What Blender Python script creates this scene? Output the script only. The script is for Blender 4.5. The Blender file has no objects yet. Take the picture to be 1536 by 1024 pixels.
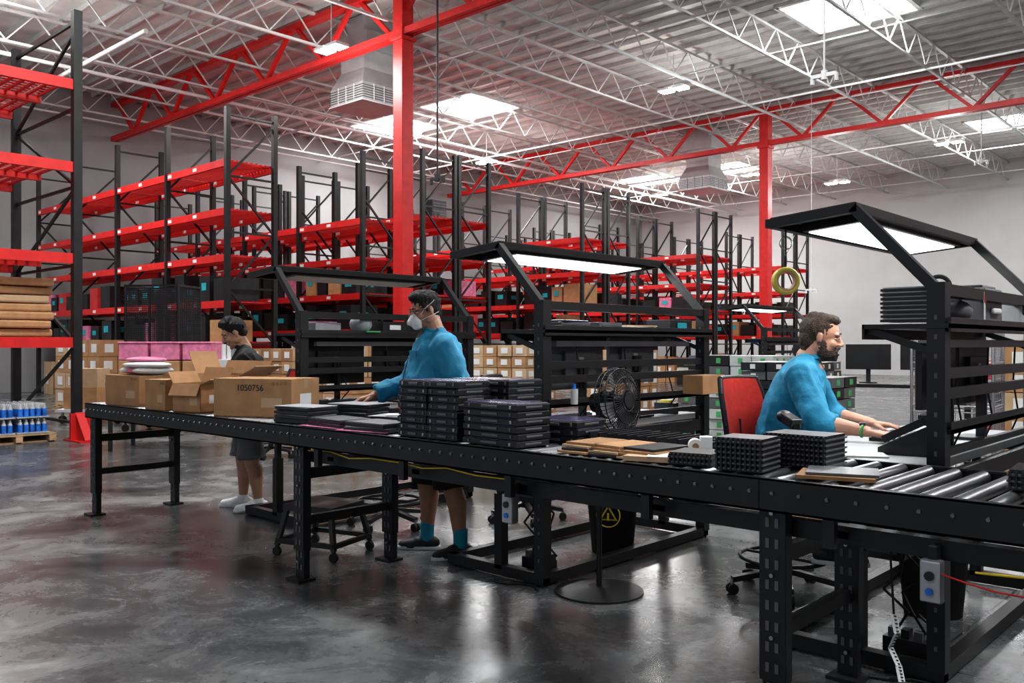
import bpy, math, random
from mathutils import Vector, Matrix, noise
random.seed(7)
S=bpy.context.scene
pi=math.pi
# ------------------------------------------------------------------ materials
MATS={}
def mat(name,col,rough=.5,metal=0,var=.15,vs=6,bump=0,bs=40,emit=None,es=0,alpha=None,trans=0,coat=0,stretch=None):
    if name in MATS: return MATS[name]
    m=bpy.data.materials.new(name); m.use_nodes=True
    nt=m.node_tree; n=nt.nodes; l=nt.links
    p=n['Principled BSDF']
    tc=n.new('ShaderNodeTexCoord')
    src=tc.outputs['Object']
    if stretch:
        mp=n.new('ShaderNodeMapping'); mp.inputs['Scale'].default_value=stretch
        l.new(src,mp.inputs['Vector']); src=mp.outputs['Vector']
    nz=n.new('ShaderNodeTexNoise'); nz.inputs['Scale'].default_value=vs; nz.inputs['Detail'].default_value=4
    l.new(src,nz.inputs['Vector'])
    r=n.new('ShaderNodeValToRGB')
    r.color_ramp.elements[0].position=.3; r.color_ramp.elements[1].position=.7
    c0=[max(0,c*(1-var)) for c in col]+[1]; c1=[min(1,c*(1+var)) for c in col]+[1]
    r.color_ramp.elements[0].color=c0; r.color_ramp.elements[1].color=c1
    l.new(nz.outputs['Fac'],r.inputs['Fac']); l.new(r.outputs['Color'],p.inputs['Base Color'])
    p.inputs['Roughness'].default_value=rough; p.inputs['Metallic'].default_value=metal
    if coat: p.inputs['Coat Weight'].default_value=coat
    if trans: p.inputs['Transmission Weight'].default_value=trans
    if alpha is not None: p.inputs['Alpha'].default_value=alpha
    if bump:
        b=n.new('ShaderNodeTexNoise'); b.inputs['Scale'].default_value=bs; b.inputs['Detail'].default_value=3
        l.new(src,b.inputs['Vector'])
        bm=n.new('ShaderNodeBump'); bm.inputs['Strength'].default_value=bump; bm.inputs['Distance'].default_value=.02
        l.new(b.outputs['Fac'],bm.inputs['Height']); l.new(bm.outputs['Normal'],p.inputs['Normal'])
    if emit:
        p.inputs['Emission Color'].default_value=(*emit,1); p.inputs['Emission Strength'].default_value=es
    MATS[name]=m; return m
BLK=mat('black_powdercoat',(.012,.012,.013),.42,0,.3)
BLK2=mat('black_plastic',(.018,.018,.020),.38,0,.25)
RBR=mat('black_rubber',(.012,.012,.012),.7)
RED=mat('red_paint',(.60,.020,.018),.45,0,.12)
REDC=mat('red_fabric',(.55,.03,.02),.8,0,.12,vs=30)
REDB=mat('red_tote_plastic',(.50,.03,.03),.4,0,.15)
WHT=mat('white_paint',(.66,.66,.66),.5,0,.06)
STEEL=mat('roller_steel',(.40,.41,.43),.36,1,.12)
CHROME=mat('chrome_wire',(.65,.66,.68),.3,1,.05)
CARD=mat('cardboard',(.43,.24,.115),.8,0,.12,vs=9,bump=.05,bs=60)
CARD2=mat('cardboard_dark',(.33,.18,.085),.85,0,.15,vs=9)
CARDL=mat('cardboard_light',(.52,.36,.22),.8,0,.1)
TAPE=mat('packing_tape',(.48,.32,.17),.25,0,.05)
PAPER=mat('paper_label',(.75,.75,.73),.6,0,.04)
GRY=mat('grey_plastic',(.12,.12,.13),.45)
LGRY=mat('light_grey_plastic',(.38,.39,.40),.4)
DESK=mat('esd_mat_grey',(.36,.38,.39),.5,0,.06)
CYAN=mat('cyan_label',(.02,.38,.44),.5)
BLUE=mat('blue_plastic',(.03,.18,.6),.3,0,.5,vs=14)
PINK=mat('pink_antistatic',(.66,.20,.32),.35,0,.25,vs=12)
PURP=mat('purple_tray_lid',(.050,.038,.095),.25,0,.4)
YEL=mat('yellow_plastic',(.80,.58,.03),.35)
YELT=mat('yellow_tape',(.72,.62,.12),.3)
WOOD=mat('pallet_wood',(.45,.30,.17),.8,0,.25,vs=12)
GREEN=mat('green_label',(.08,.38,.13),.5)
SCREEN=mat('blue_screen',(.02,.1,.4),.3,emit=(.05,.3,1),es=1.2)
LAMP=mat('lamp_diffuser',(.9,.92,.9),.5,0,.02,emit=(1,1,.97),es=2.4)
LAMPOFF=mat('lamp_diffuser_off',(.30,.31,.31),.4)
LED=mat('led_panel',(1,1,1),.5,0,0,emit=(1,1,1),es=40)
SKYL=mat('skylight_glow',(1,1,1),.5,0,0,emit=(.95,.98,1),es=12)
HOLE=mat('slot_grey',(.12,.12,.125),.6)
DUCT=mat('galvanised_duct',(.46,.46,.47),.5,.3,.1,vs=3)
JOIST=mat('joist_white',(.56,.56,.55),.55,0,.08)
LENSG=mat('monitor_back_grey',(.09,.095,.10),.35)

def floor_mat():
    m=bpy.data.materials.new('polished_concrete'); m.use_nodes=True
    nt=m.node_tree;n=nt.nodes;l=nt.links;p=n['Principled BSDF']
    tc=n.new('ShaderNodeTexCoord')
    a=n.new('ShaderNodeTexNoise');a.inputs['Scale'].default_value=.5;a.inputs['Detail'].default_value=8;a.inputs['Roughness'].default_value=.62;a.inputs['Distortion'].default_value=1.4
    b=n.new('ShaderNodeTexNoise');b.inputs['Scale'].default_value=2.6;b.inputs['Detail'].default_value=10;b.inputs['Roughness'].default_value=.74;b.inputs['Distortion'].default_value=.7
    f=n.new('ShaderNodeTexNoise');f.inputs['Scale'].default_value=38;f.inputs['Detail'].default_value=5
    for q in(a,b,f): l.new(tc.outputs['Object'],q.inputs['Vector'])
    r=n.new('ShaderNodeValToRGB')
    e=r.color_ramp.elements
    e[0].position=.38;e[0].color=(.036,.039,.041,1);e[1].position=.64;e[1].color=(.33,.33,.32,1)
    x=e.new(.475);x.color=(.075,.079,.081,1);x=e.new(.55);x.color=(.145,.148,.148,1)
    mx=n.new('ShaderNodeMix');mx.data_type='FLOAT';mx.inputs[0].default_value=.42
    l.new(a.outputs['Fac'],mx.inputs[2]);l.new(b.outputs['Fac'],mx.inputs[3])
    mf=n.new('ShaderNodeMix');mf.data_type='FLOAT';mf.inputs[0].default_value=.10
    l.new(mx.outputs[0],mf.inputs[2]);l.new(f.outputs['Fac'],mf.inputs[3]);l.new(mf.outputs[0],r.inputs['Fac'])
    sx=n.new('ShaderNodeSeparateXYZ');l.new(tc.outputs['Object'],sx.inputs[0])
    outs=[]
    for ax,per,off in((0,4.6,1.3),(1,4.6,.55)):
        d=n.new('ShaderNodeMath');d.operation='ADD';d.inputs[1].default_value=100*per+off;l.new(sx.outputs[ax],d.inputs[0])
        w=n.new('ShaderNodeMath');w.operation='MODULO';w.inputs[1].default_value=per;l.new(d.outputs[0],w.inputs[0])
        c=n.new('ShaderNodeMath');c.operation='LESS_THAN';c.inputs[1].default_value=.010;l.new(w.outputs[0],c.inputs[0]);outs.append(c)
    mxm=n.new('ShaderNodeMath');mxm.operation='MAXIMUM';l.new(outs[0].outputs[0],mxm.inputs[0]);l.new(outs[1].outputs[0],mxm.inputs[1])
    mc=n.new('ShaderNodeMix');mc.data_type='RGBA';l.new(mxm.outputs[0],mc.inputs[0]);l.new(r.outputs['Color'],mc.inputs[6]);mc.inputs[7].default_value=(.03,.03,.03,1)
    l.new(mc.outputs[2],p.inputs['Base Color'])
    rr=n.new('ShaderNodeMapRange');rr.inputs['From Min'].default_value=.35;rr.inputs['From Max'].default_value=.65;rr.inputs['To Min'].default_value=.16;rr.inputs['To Max'].default_value=.36
    l.new(mx.outputs[0],rr.inputs['Value']);l.new(rr.outputs[0],p.inputs['Roughness'])
    bm=n.new('ShaderNodeBump');bm.inputs['Strength'].default_value=.04;bm.inputs['Distance'].default_value=.004
    l.new(b.outputs['Fac'],bm.inputs['Height']);l.new(bm.outputs['Normal'],p.inputs['Normal'])
    return m
FLOOR=floor_mat()
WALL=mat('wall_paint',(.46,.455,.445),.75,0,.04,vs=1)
WALLD=mat('wall_paint_shaded',(.28,.275,.275),.75,0,.05,vs=1)  # darker copy of the wall paint: left wall's shade is in the base colour
CEIL=mat('roof_insulation',(.60,.585,.57),.5,0,.18,vs=1.4,bump=.7,bs=5)

# ------------------------------------------------------------------ mesh builder
class B:
    def __init__(s,name): s.n=name;s.v=[];s.f=[];s.mi=[];s.sm=[];s.mats=[];s.M=Matrix()
    def idx(s,m):
        if m not in s.mats: s.mats.append(m)
        return s.mats.index(m)
    def add(s,vs,fs,m,smooth=False):
        o=len(s.v); s.v+=[tuple(s.M@Vector(v)) for v in vs]
        i=s.idx(m)
        for f in fs: s.f.append([o+k for k in f]);s.mi.append(i);s.sm.append(smooth)
    def box(s,c,d,m,rz=0,R=None):
        R=R or Matrix.Rotation(rz,3,'Z');c=Vector(c)
        vs=[c+R@Vector((x*d[0]/2,y*d[1]/2,z*d[2]/2)) for x in(-1,1) for y in(-1,1) for z in(-1,1)]
        s.add(vs,[(0,1,3,2),(4,6,7,5),(0,4,5,1),(2,3,7,6),(0,2,6,4),(1,5,7,3)],m)
    def r(s,x0,x1,y0,y1,z0,z1,m): s.box(((x0+x1)/2,(y0+y1)/2,(z0+z1)/2),(abs(x1-x0),abs(y1-y0),abs(z1-z0)),m)
    def bar(s,p,q,w,h,m):
        p=Vector(p);q=Vector(q);d=q-p;L=d.length
        if L<1e-6:return
        x=d/L;up=Vector((0,0,1)) if abs(x.z)<.95 else Vector((0,1,0))
        y=up.cross(x).normalized();z=x.cross(y)
        R=Matrix((x,y,z)).transposed()
        s.box((p+q)/2,(L,w,h),m,R=R)
    def cyl(s,p,q,r,m,seg=12,r2=None):
        p=Vector(p);q=Vector(q);r2=r if r2 is None else r2
        x=(q-p).normalized();up=Vector((0,0,1)) if abs(x.z)<.95 else Vector((0,1,0))
        y=up.cross(x).normalized();z=x.cross(y)
        vs=[];fs=[]
        for c,rad in((p,r),(q,r2)):
            for i in range(seg):
                a=2*pi*i/seg;vs.append(c+y*math.cos(a)*rad+z*math.sin(a)*rad)
        for i in range(seg):
            j=(i+1)%seg;fs.append((i,j,seg+j,seg+i))
        s.add(vs,fs,m,True)
        s.add(vs[:seg],[tuple(range(seg))[::-1]],m);s.add(vs[seg:],[tuple(range(seg))],m)
    def tor(s,c,ax,R,r,m,n=28,k=8,a0=0,a1=2*pi):
        c=Vector(c);x=Vector(ax).normalized();up=Vector((0,0,1)) if abs(x.z)<.95 else Vector((0,1,0))
        y=up.cross(x).normalized();z=x.cross(y);vs=[];fs=[];full=abs(a1-a0-2*pi)<1e-4
        N=n if full else n+1
        for i in range(N):
            a=a0+(a1-a0)*i/n;d=y*math.cos(a)+z*math.sin(a)
            for j in range(k):
                b=2*pi*j/k;vs.append(c+d*(R+r*math.cos(b))+x*r*math.sin(b))
        for i in range(n):
            i2=(i+1)%N
            for j in range(k):
                j2=(j+1)%k;fs.append((i*k+j,i2*k+j,i2*k+j2,i*k+j2))
        s.add(vs,fs,m,True)
    def path(s,pts,r,m,seg=8):
        for a,b in zip(pts,pts[1:]): s.cyl(a,b,r,m,seg)
    def ball(s,c,r,m,R=None,n=14,k=9):
        r=r if isinstance(r,(tuple,list)) else (r,r,r);vs,fs=ell(c,r,R,n,k);s.add(vs,fs,m,True)
    def done(s,loc=(0,0,0),rz=0,parent=None,bev=0):
        me=bpy.data.meshes.new(s.n);me.from_pydata(s.v,[],s.f);me.update()
        for m in s.mats: me.materials.append(m)
        for p,i,sm in zip(me.polygons,s.mi,s.sm): p.material_index=i;p.use_smooth=sm
        o=bpy.data.objects.new(s.n,me);S.collection.objects.link(o)
        o.location=loc;o.rotation_euler=(0,0,rz)
        if parent:o.parent=parent
        if bev:
            b=o.modifiers.new('bev','BEVEL');b.width=bev;b.segments=2;b.limit_method='ANGLE'
        return o
def ell(c,r,R=None,n=18,k=12):
    c=Vector(c);R=R or Matrix.Identity(3);vs=[];fs=[]
    vs.append(c+R@Vector((0,0,r[2])))
    for i in range(1,k):
        t=pi*i/k
        for j in range(n):
            a=2*pi*j/n;vs.append(c+R@Vector((r[0]*math.sin(t)*math.cos(a),r[1]*math.sin(t)*math.sin(a),r[2]*math.cos(t))))
    vs.append(c+R@Vector((0,0,-r[2])));last=len(vs)-1
    for j in range(n):
        fs.append((0,1+j,1+(j+1)%n));b=1+(k-2)*n;fs.append((last,b+(j+1)%n,b+j))
    for i in range(k-2):
        for j in range(n):
            a=1+i*n+j;b=1+i*n+(j+1)%n;fs.append((a,a+n,b+n,b))
    return vs,fs

# ------------------------------------------------------------------ room shell
X0,X1,Y0,Y1,ZC=-28,13,-8,41,9.15
b=B('floor');b.r(X0-.2,X1+.2,Y0,Y1+.2,-.2,0,FLOOR);b.done()
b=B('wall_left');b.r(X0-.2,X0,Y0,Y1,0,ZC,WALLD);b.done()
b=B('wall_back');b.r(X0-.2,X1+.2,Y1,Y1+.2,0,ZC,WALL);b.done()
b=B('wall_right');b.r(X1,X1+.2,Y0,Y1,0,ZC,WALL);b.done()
SK=[(-8,20),(-20.3,20),(-24,20),(-8,34),(-19.2,34.6),(-23,34.6),(4,20),(4,34),(4,5),(-8,5),(-20,5)]
b=B('ceiling');b.r(X0-.2,X1+.2,Y0,Y1+.2,ZC,ZC+.2,CEIL);b.done()
b=B('skylight_panels')
for x,y in SK:
    b.r(x-1.15,x+1.15,y-1.1,y+1.1,ZC-.03,ZC-.01,SKYL)
    for sx in(-1.2,1.2): b.r(x+sx-.05,x+sx+.05,y-1.2,y+1.2,ZC-.12,ZC-.001,JOIST)
    for sy in(-1.15,1.15): b.r(x-1.2,x+1.2,y+sy-.05,y+sy+.05,ZC-.12,ZC-.001,JOIST)
b.done()
for i,(x,y) in enumerate(SK):
    L=bpy.data.lights.new('skylight_light','AREA');L.shape='SQUARE';L.size=2.2;L.energy=650;L.color=(.95,.98,1)
    o=bpy.data.objects.new('skylight_light',L);S.collection.objects.link(o);o.location=(x,y,ZC-.16)
b=B('roof_purlins')
y=Y0+.3
while y<Y1: b.r(X0,X1,y-.022,y+.022,ZC-.12,ZC-.005,JOIST);y+=.61
b.done()
b=B('roof_joists')
x=X0+1.2
while x<X1:
    zt,zb=ZC-.16,8.28
    b.r(x-.04,x+.04,Y0,Y1-.02,zt-.06,zt,JOIST);b.r(x-.035,x+.035,Y0,Y1-.02,zb-.05,zb,JOIST)
    y=Y0;up=True
    while y<Y1-.64:
        b.bar((x,y,zb if up else zt),(x,y+.62,zt if up else zb),.028,.028,JOIST);up=not up;y+=.62
    x+=2.44
y=Y0+3
while y<Y1:
    b.r(X0+.05,X1-.05,y-.015,y+.015,8.26,8.29,JOIST);y+=4.9
b.done()
def truss(y):
    b=B('roof_truss');zb,zt=7.9,8.95;a0,a1=X0+.02,X1-.02
    b.r(a0,a1,y-.12,y-.02,zb-.14,zb,RED);b.r(a0,a1,y+.02,y+.12,zb-.14,zb,RED)
    b.r(a0,a1,y-.12,y+.12,zt-.12,zt,RED)
    x=X0+.3
    while x<X1-2.3:
        b.bar((x,y,zt-.06),(x+1.1,y,zb-.05),.09,.09,RED);b.bar((x+1.1,y,zb-.05),(x+2.2,y,zt-.06),.09,.09,RED)
        x+=2.44
    b.done()
for y in(11.9,26.3): truss(y)
for x,y in((-14.05,11.9),(-13.2,26.3),(1.5,11.9),(1.5,26.3)):
    b=B('steel_column');b.r(x-.15,x+.15,y-.15,y+.15,0,9.0,RED);b.r(x-.25,x+.25,y-.25,y+.25,0,.04,RED)
    b.r(x-.2,x+.2,y-.2,y+.2,7.66,7.74,RED);b.done(bev=.01)
b=B('sprinkler_pipes')
a0,a1,c0,c1=X0+.1,X1-.1,Y0+.1,Y1-.1
b.cyl((-22.2,c0,8.05),(-22.2,c1,8.05),.05,WHT);b.cyl((-27,8.3,7.9),(-18,8.3,7.9),.05,WHT)
for x in(-27.2,-12,-4): b.cyl((x,c0,8.15),(x,c1,8.15),.03,WHT)
for y in (16,23,31): b.cyl((a0,y,8.2),(a1,y,8.2),.03,WHT)
b.done()
def drop(name,x,y,z,m,r=.018):
    b=B(name);b.cyl((x,y,z),(x,y,8.9),r,m,8)
    b.cyl((x,y,z-.06),(x,y,z+.06),r*3,m,10);b.bar((x-.16,y,z),(x+.16,y,z),.05,.05,m);b.cyl((x-.16,y,z-.1),(x-.16,y,z),.03,m,8);b.cyl((x+.16,y,z-.1),(x+.16,y,z),.03,m,8)
    b.done()
drop('cord_drop',-11.8,10.8,4.4,BLK);drop('cord_drop',-4.8,11.2,4.9,WHT,.014)
drop('cord_drop',-7.2,27.5,6.6,WHT);drop('cord_drop',-11.1,25,3.0,WHT,.01)
LF=[(-15.3,11.0,7.6),(-12.4,19.6,8.0),(-22,22.5,7.9),(-8.5,29,7.6),(-12.2,29.5,6.9),(-16.4,31.5,8.0),(-21,32,7.8),(-3,8,7.8),(4,12,7.8),(-10,3,7.8),(-21,6,7.8),(-2,-3,7.8)]
for x,y,z in LF:
    b=B('high_bay_light')
    for s in(-.22,.22):
        b.box((x+s,y,z),(.34,.34,.06),WHT);b.box((x+s,y,z-.035),(.3,.3,.01),LED)
    b.box((x,y,z+.06),(.5,.12,.06),WHT);b.cyl((x,y,z+.06),(x,y,8.9),.012,JOIST,6);b.done()
    L=bpy.data.lights.new('high_bay_lamp','POINT');L.energy=185;L.shadow_soft_size=.35;L.color=(1,.98,.95)
    o=bpy.data.objects.new('high_bay_lamp',L);S.collection.objects.link(o);o.location=(x,y,z-.45)
for x,y,z in((-16.9,13.2,7.05),(-16.4,27.9,6.9)):
    b=B('evaporative_cooler_duct')
    b.r(x-.45,x+.45,y-.45,y+.45,z+.75,9.1,DUCT)
    t=.45;w=.62
    vs=[(x-t,y-t,z+.8),(x+t,y-t,z+.8),(x+t,y+t,z+.8),(x-t,y+t,z+.8),(x-w,y-w,z+.42),(x+w,y-w,z+.42),(x+w,y+w,z+.42),(x-w,y+w,z+.42)]
    b.add(vs,[(0,4,5,1),(1,5,6,2),(2,6,7,3),(3,7,4,0)],DUCT)
    b.r(x-w,x+w,y-w,y+w,z,z+.42,DUCT)
    for i in range(6):
        zz=z+.06+i*.055
        b.r(x-w-.02,x+w+.02,y-w-.02,y+w+.02,zz,zz+.015,GRY)
    for q in(-.3,0,.3):
        b.r(x+q-.01,x+q+.01,y-w-.025,y+w+.025,z+.02,z+.4,WHT);b.r(x-w-.025,x+w+.025,y+q-.01,y+q+.01,z+.02,z+.4,WHT)
    b.r(x-w-.04,x+w+.04,y-w-.04,y+w+.04,z-.03,z,WHT)
    b.r(x-.6,x+.6,y-.5,y+.5,8.3,8.7,DUCT);b.done(bev=.006)
b=B('wall_heater');b.r(-27.9,-27.2,24.6,25.4,6.5,7.4,BLK2)
for i in range(7): b.r(-27.19,-27.17,24.65,25.35,6.58+i*.11,6.62+i*.11,GRY)
b.r(-27.99,-27.9,24.8,25.2,6.8,7.2,BLK);b.done()

# ------------------------------------------------------------------ pallet racks
def frame(b,p0,p1,H,post=.1):
    p0=Vector(p0);p1=Vector(p1)
    for p in(p0,p1):
        b.box((p.x,p.y,H/2),(post,post,H),BLK);b.box((p.x,p.y,.01),(.2,.2,.02),BLK)
    z=.25;f=True;step=1.15
    while z+step<H:
        a,c=(p0,p1) if f else (p1,p0)
        b.bar((a.x,a.y,z),(c.x,c.y,z+step),.04,.04,BLK)
        b.bar((p0.x,p0.y,z),(p1.x,p1.y,z),.04,.04,BLK);z+=step;f=not f
    b.bar((p0.x,p0.y,H-.15),(p1.x,p1.y,H-.15),.04,.04,BLK)
def deck(b,x0,x1,y0,y1,z,along='X'):
    h=.15
    if along=='X':
        for y in(y0,y1):
            b.r(x0,x1,y-.03,y+.03,z-h,z,RED)
            for xx in(x0+.12,(x0+x1)/2): b.r(xx-.08,xx+.08,y-.035,y+.035,z-.11,z-.04,PAPER)
        n=int((x1-x0)/.13)
        for i in range(n+1):
            x=x0+.05+(x1-x0-.1)*i/n;b.r(x-.018,x+.018,y0,y1,z-.04,z-.01,RED)
        for i in range(10):
            y=y0+(y1-y0)*(i+.5)/10;b.r(x0,x1,y-.010,y+.010,z-.01,z+.002,RED)
    else:
        for x in(x0,x1): b.r(x-.03,x+.03,y0,y1,z-h,z,RED)
        n=int((y1-y0)/.15)
        for i in range(n+1):
            y=y0+.05+(y1-y0-.1)*i/n;b.r(x0,x1,y-.018,y+.018,z-.04,z-.01,RED)
        for i in range(18):
            x=x0+(x1-x0)*(i+.5)/18;b.r(x-.010,x+.010,y0,y1,z-.01,z+.002,RED)
        b.r((x0+x1)/2-.04,(x0+x1)/2+.04,y0,y1,z-.12,z-.03,RED)
def goods(b,x0,x1,y0,y1,z,kind):
    x=x0+.1
    while x<x1-.5:
        w=random.uniform(.35,.6);w=min(w,x1-x-.03);h=random.uniform(.35,.62) if kind!='card' else random.uniform(.45,1.0)
        q=random.random()
        m=(BLK2 if q<.72 else REDB if q<.82 else PINK if q<.88 else CARD) if kind=='dark' else random.choice([CARD,CARD2,CARDL,CARD])
        d=random.uniform(.7,.95)
        b.r(x,x+w,y0+.08,y0+.08+d,z,z+h,m)
        if kind=='dark' and random.random()<.6: b.r(x+w*.25,x+w*.7,y0+.07,y0+.075,z+h*.45,z+h*.75,CYAN);b.r(x+w,x+w+.006,y0+.3,y0+.6,z+h*.45,z+h*.7,CYAN)
        if kind!='dark': b.r(x+w*.3,x+w*.6,y0+.07,y0+.075,z+h*.3,z+h*.6,PAPER)
        x+=w+random.uniform(.02,.2)
BL=2.6
def rack(xr,y0,nb,levels,dep=1.1,H=6.26,low='dark',floorg='card'):
    b=B('pallet_rack')
    for i in range(nb+1): frame(b,(xr-i*BL,y0,0),(xr-i*BL,y0+dep,0),H)
    for i in range(nb):
        xa,xb=xr-(i+1)*BL+.05,xr-i*BL-.05
        for z in levels: deck(b,xa,xb,y0,y0+dep,z)
    b.done()
    g=B('stored_goods')
    for i in range(nb):
        xa,xb=xr-(i+1)*BL+.08,xr-i*BL-.08
        goods(g,xa,xb,y0,y0+dep,levels[-1]+.004,low);goods(g,xa,xb,y0,y0+dep,0.001,floorg)
        if random.random()<.8: goods(g,xa,xb,y0,y0+dep,levels[-2]+.004,'dark')
    g.done()
rack(-16.5,9.3,4,[5.2,4.2,3.25,2.3,1.45])
rack(-16.5,12.75,4,[4.35,3.45,2.6,1.75],H=5.9)
for yy in(14.6,15.85,21.0,22.3,27.7,28.95,34.4,35.65): rack(-16.5,yy,4,[4.64,3.6,2.66,1.75])
b=B('pallet_rack')
xa,xb=-15.9,-13.4
for y in(5.15,1.9): frame(b,(xa,y,0),(xb,y,0),6.26,.12)
for z in(5.25,4.05,2.72,1.5): deck(b,xa,xb,1.96,5.09,z,'Y')
b.box((xb+.02,5.3,.2),(.1,.06,.4),RED);b.box((xb+.1,5.15,.2),(.05,.26,.4),RED);b.bar((xb+.1,5.15,.4),(xb+.45,5.15,.02),.12,.03,RED);b.box((xb+.2,5.15,.01),(.6,.3,.02),RED)
b.done()
b=B('wrapped_board_stack')
for k,(xx,yy,n) in enumerate(((-14.2,3.0,6),(-14.2,4.35,7),(-15.3,3.6,6))):
    z=1.505
    for i in range(n):
        b.box((xx+random.uniform(-.05,.05),yy+random.uniform(-.03,.03),z+.060),(1.0,1.15,.115),random.choice([CARD,CARDL,CARD]),rz=random.uniform(-.06,.06));z+=.122
b.done(bev=.03)
b=B('carton_stack')
for x in(-15.2,-14.4):
    for z in(.16,.60): b.box((x,2.95+.03*z,z+.215),(.75,.9,.43),CARD2);b.box((x+.376,2.95,z+.2),(.004,.3,.2),PAPER)
b.done(bev=.006)
def pallet(b,x,y,w=1.1,d=1.0):
    for i in(-1,0,1): b.box((x,y+i*d*.44,.06),(w,.09,.08),WOOD)
    for i in range(7): b.box((x-w/2+w*(i+.5)/7,y,.115),(.1,d,.022),WOOD)
    for i in range(4): b.box((x-w/2+w*(i+.5)/4,y,.011),(.1,d,.02),WOOD)
b=B('wood_pallet');pallet(b,-13.95,4.4,1.0,1.0);pallet(b,-14.9,3.0,2.0,1.0);b.done()
b=B('water_bottle_cases')
for lv in range(2):
  for i in range(2):
    for j in range(2):
        cx,cy,zz=-14.15+i*.44,4.15+j*.45,.13+lv*.22
        b.box((cx,cy,zz+.012),(.42,.43,.02),LGRY)
        for p in range(5):
            for q in range(5):
                x,y=cx-.16+p*.08,cy-.16+q*.08
                b.cyl((x,y,zz+.02),(x,y,zz+.13),.035,BLUE,8);b.cyl((x,y,zz+.13),(x,y,zz+.19),.034,LGRY,8,.015);b.cyl((x,y,zz+.19),(x,y,zz+.205),.016,WHT,8)
b.done()

# ------------------------------------------------------------------ cartons
def carton(name,x,y,z,w,d,h,rz=0,op=False,m=CARD,label=True,text=None):
    b=B(name)
    if not op:
        b.r(-w/2,w/2,-d/2,d/2,0,h,m);b.r(-w/2-.001,w/2+.001,-.025,.025,h-.06,h+.0015,TAPE)
        b.r(-w/2,w/2,-.0015,.0015,h,h+.002,CARD2)
    else:
        t=.006
        b.r(-w/2,w/2,-d/2,d/2,0,t,m)
        for s in(-1,1):
            b.box((s*(w/2-t/2),0,h/2),(t,d,h),m);b.box((0,s*(d/2-t/2),h/2),(w,t,h),m)
        def flap(hx,hy,dx,dy,L,W,ang):
            c=Vector((hx,hy,h))+Vector((dx*math.cos(ang),dy*math.cos(ang),math.sin(ang)))*L/2
            if dx: b.box(c,(L,W,t),CARDL if dx>0 else m,R=Matrix.Rotation(-ang*dx,3,'Y'))
            else: b.box(c,(W,L,t),m,R=Matrix.Rotation(ang*dy,3,'X'))
        flap(0,-d/2,0,-1,d*.35,w*.98,-1.15);flap(0,d/2,0,1,d*.45,w*.98,1.2);flap(w/2,0,1,0,w*.34,d*.98,.35);flap(-w/2,0,-1,0,w*.34,d*.98,1.0)
    if label:
        b.r(w*.12,w*.38,-d/2-.0015,-d/2,h*.25,h*.5,CARDL);b.r(w/2,w/2+.0015,-d*.2,d*.2,h*.3,h*.6,PAPER)
        for q in range(4): b.r(w*(.26+.05*q),w*(.29+.05*q),-d/2-.002,-d/2,h*.84,h*.93,CARD2)
    o=b.done((x,y,z),rz)
    if text:
        c=bpy.data.curves.new('printed_number','FONT');c.body=text;c.size=h*.24;c.extrude=.0005
        t=bpy.data.objects.new('printed_number',c);S.collection.objects.link(t);c.materials.append(BLK)
        t.parent=o;t.location=(-w*.2,-d/2-.002,h*.68);t.rotation_euler=(pi/2,0,0)
    return o
CZ=.9215
def conveyor(x0,x1,pitch,drive):
    b=B('roller_conveyor')
    ya,yb=2.94,3.70
    for y,s in((ya,-1),(yb,1)):
        b.r(x0,x1,y,y+.008 if s<0 else y-.008,.80,.918,BLK)
        b.r(x0,x1,min(y,y-s*.035),max(y,y-s*.035),.80,.808,BLK);b.r(x0,x1,min(y,y-s*.028),max(y,y-s*.028),.912,.92,BLK)
    x=x0+pitch/2
    while x<x1:
        b.cyl((x,ya+.035,.897),(x,yb-.035,.897),.0243,STEEL,12)
        b.cyl((x,ya-.008,.868),(x,ya+.035,.885),.007,STEEL,6);b.cyl((x,yb-.03,.885),(x,yb+.008,.868),.007,STEEL,6)
        x+=pitch
    if drive:
        b.r(x0,x1,3.05,3.10,.70,.765,BLK);b.r(x0,x1,3.50,3.55,.70,.765,BLK)
        xx=x0+.25
        while xx<x1: b.r(xx-.03,xx+.03,3.05,3.55,.72,.745,BLK);b.r(xx-.02,xx+.02,ya+.01,ya+.04,.70,.81,BLK);xx+=.75
    b.done()
def legs(x):
    b=B('conveyor_support')
    for y in(2.985,3.655):
        b.box((x,y,.49),(.1,.012,.62),BLK)
        for s in(-.045,.045): b.box((x+s,y+.022,.49),(.012,.05,.62),BLK)
        b.box((x,y+.012,.22),(.082,.012,.42),BLK)
        for s in(-.038,.038): b.box((x+s,y+.025,.22),(.008,.04,.42),BLK)
        b.box((x,y+.01,.008),(.14,.12,.016),BLK)
        z=.08;k=0
        while z<.78:
            b.box((x-.018,y-.0075 if z>.2 else y+.003,z),(.014,.004,.034),HOLE);b.box((x+.018,y-.0075 if z>.2 else y+.003,z),(.014,.004,.034),HOLE)
            if k%3==0: b.cyl((x,y-.016,z+.035),(x,y-.004,z+.035),.008,STEEL,8)
            z+=.075;k+=1
    b.r(x-.02,x+.02,2.99,3.66,.33,.38,BLK)
    b.r(x-.02,x+.02,2.99,3.66,.60,.66,BLK)
    b.done()
XS=[-7.48,-4.5,-1.5,1.5]
for i in range(3): conveyor(XS[i],XS[i+1]-.004,.075 if i<2 else .1,i>0)
legs(-7.42);legs(-4.47);legs(-1.47);legs(1.45)
b=B('power_cable')
pts=[(-4.4+.2*i,3.0+.012*math.sin(i*1.7),.775+.012*math.sin(i*2.3)) for i in range(9)]
b.path(pts,.004,YEL,6)
pts=[(-.8+.15*i,2.99,.69+.01*math.sin(i*2)) for i in range(10)];b.path(pts,.004,YEL,6)
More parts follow.
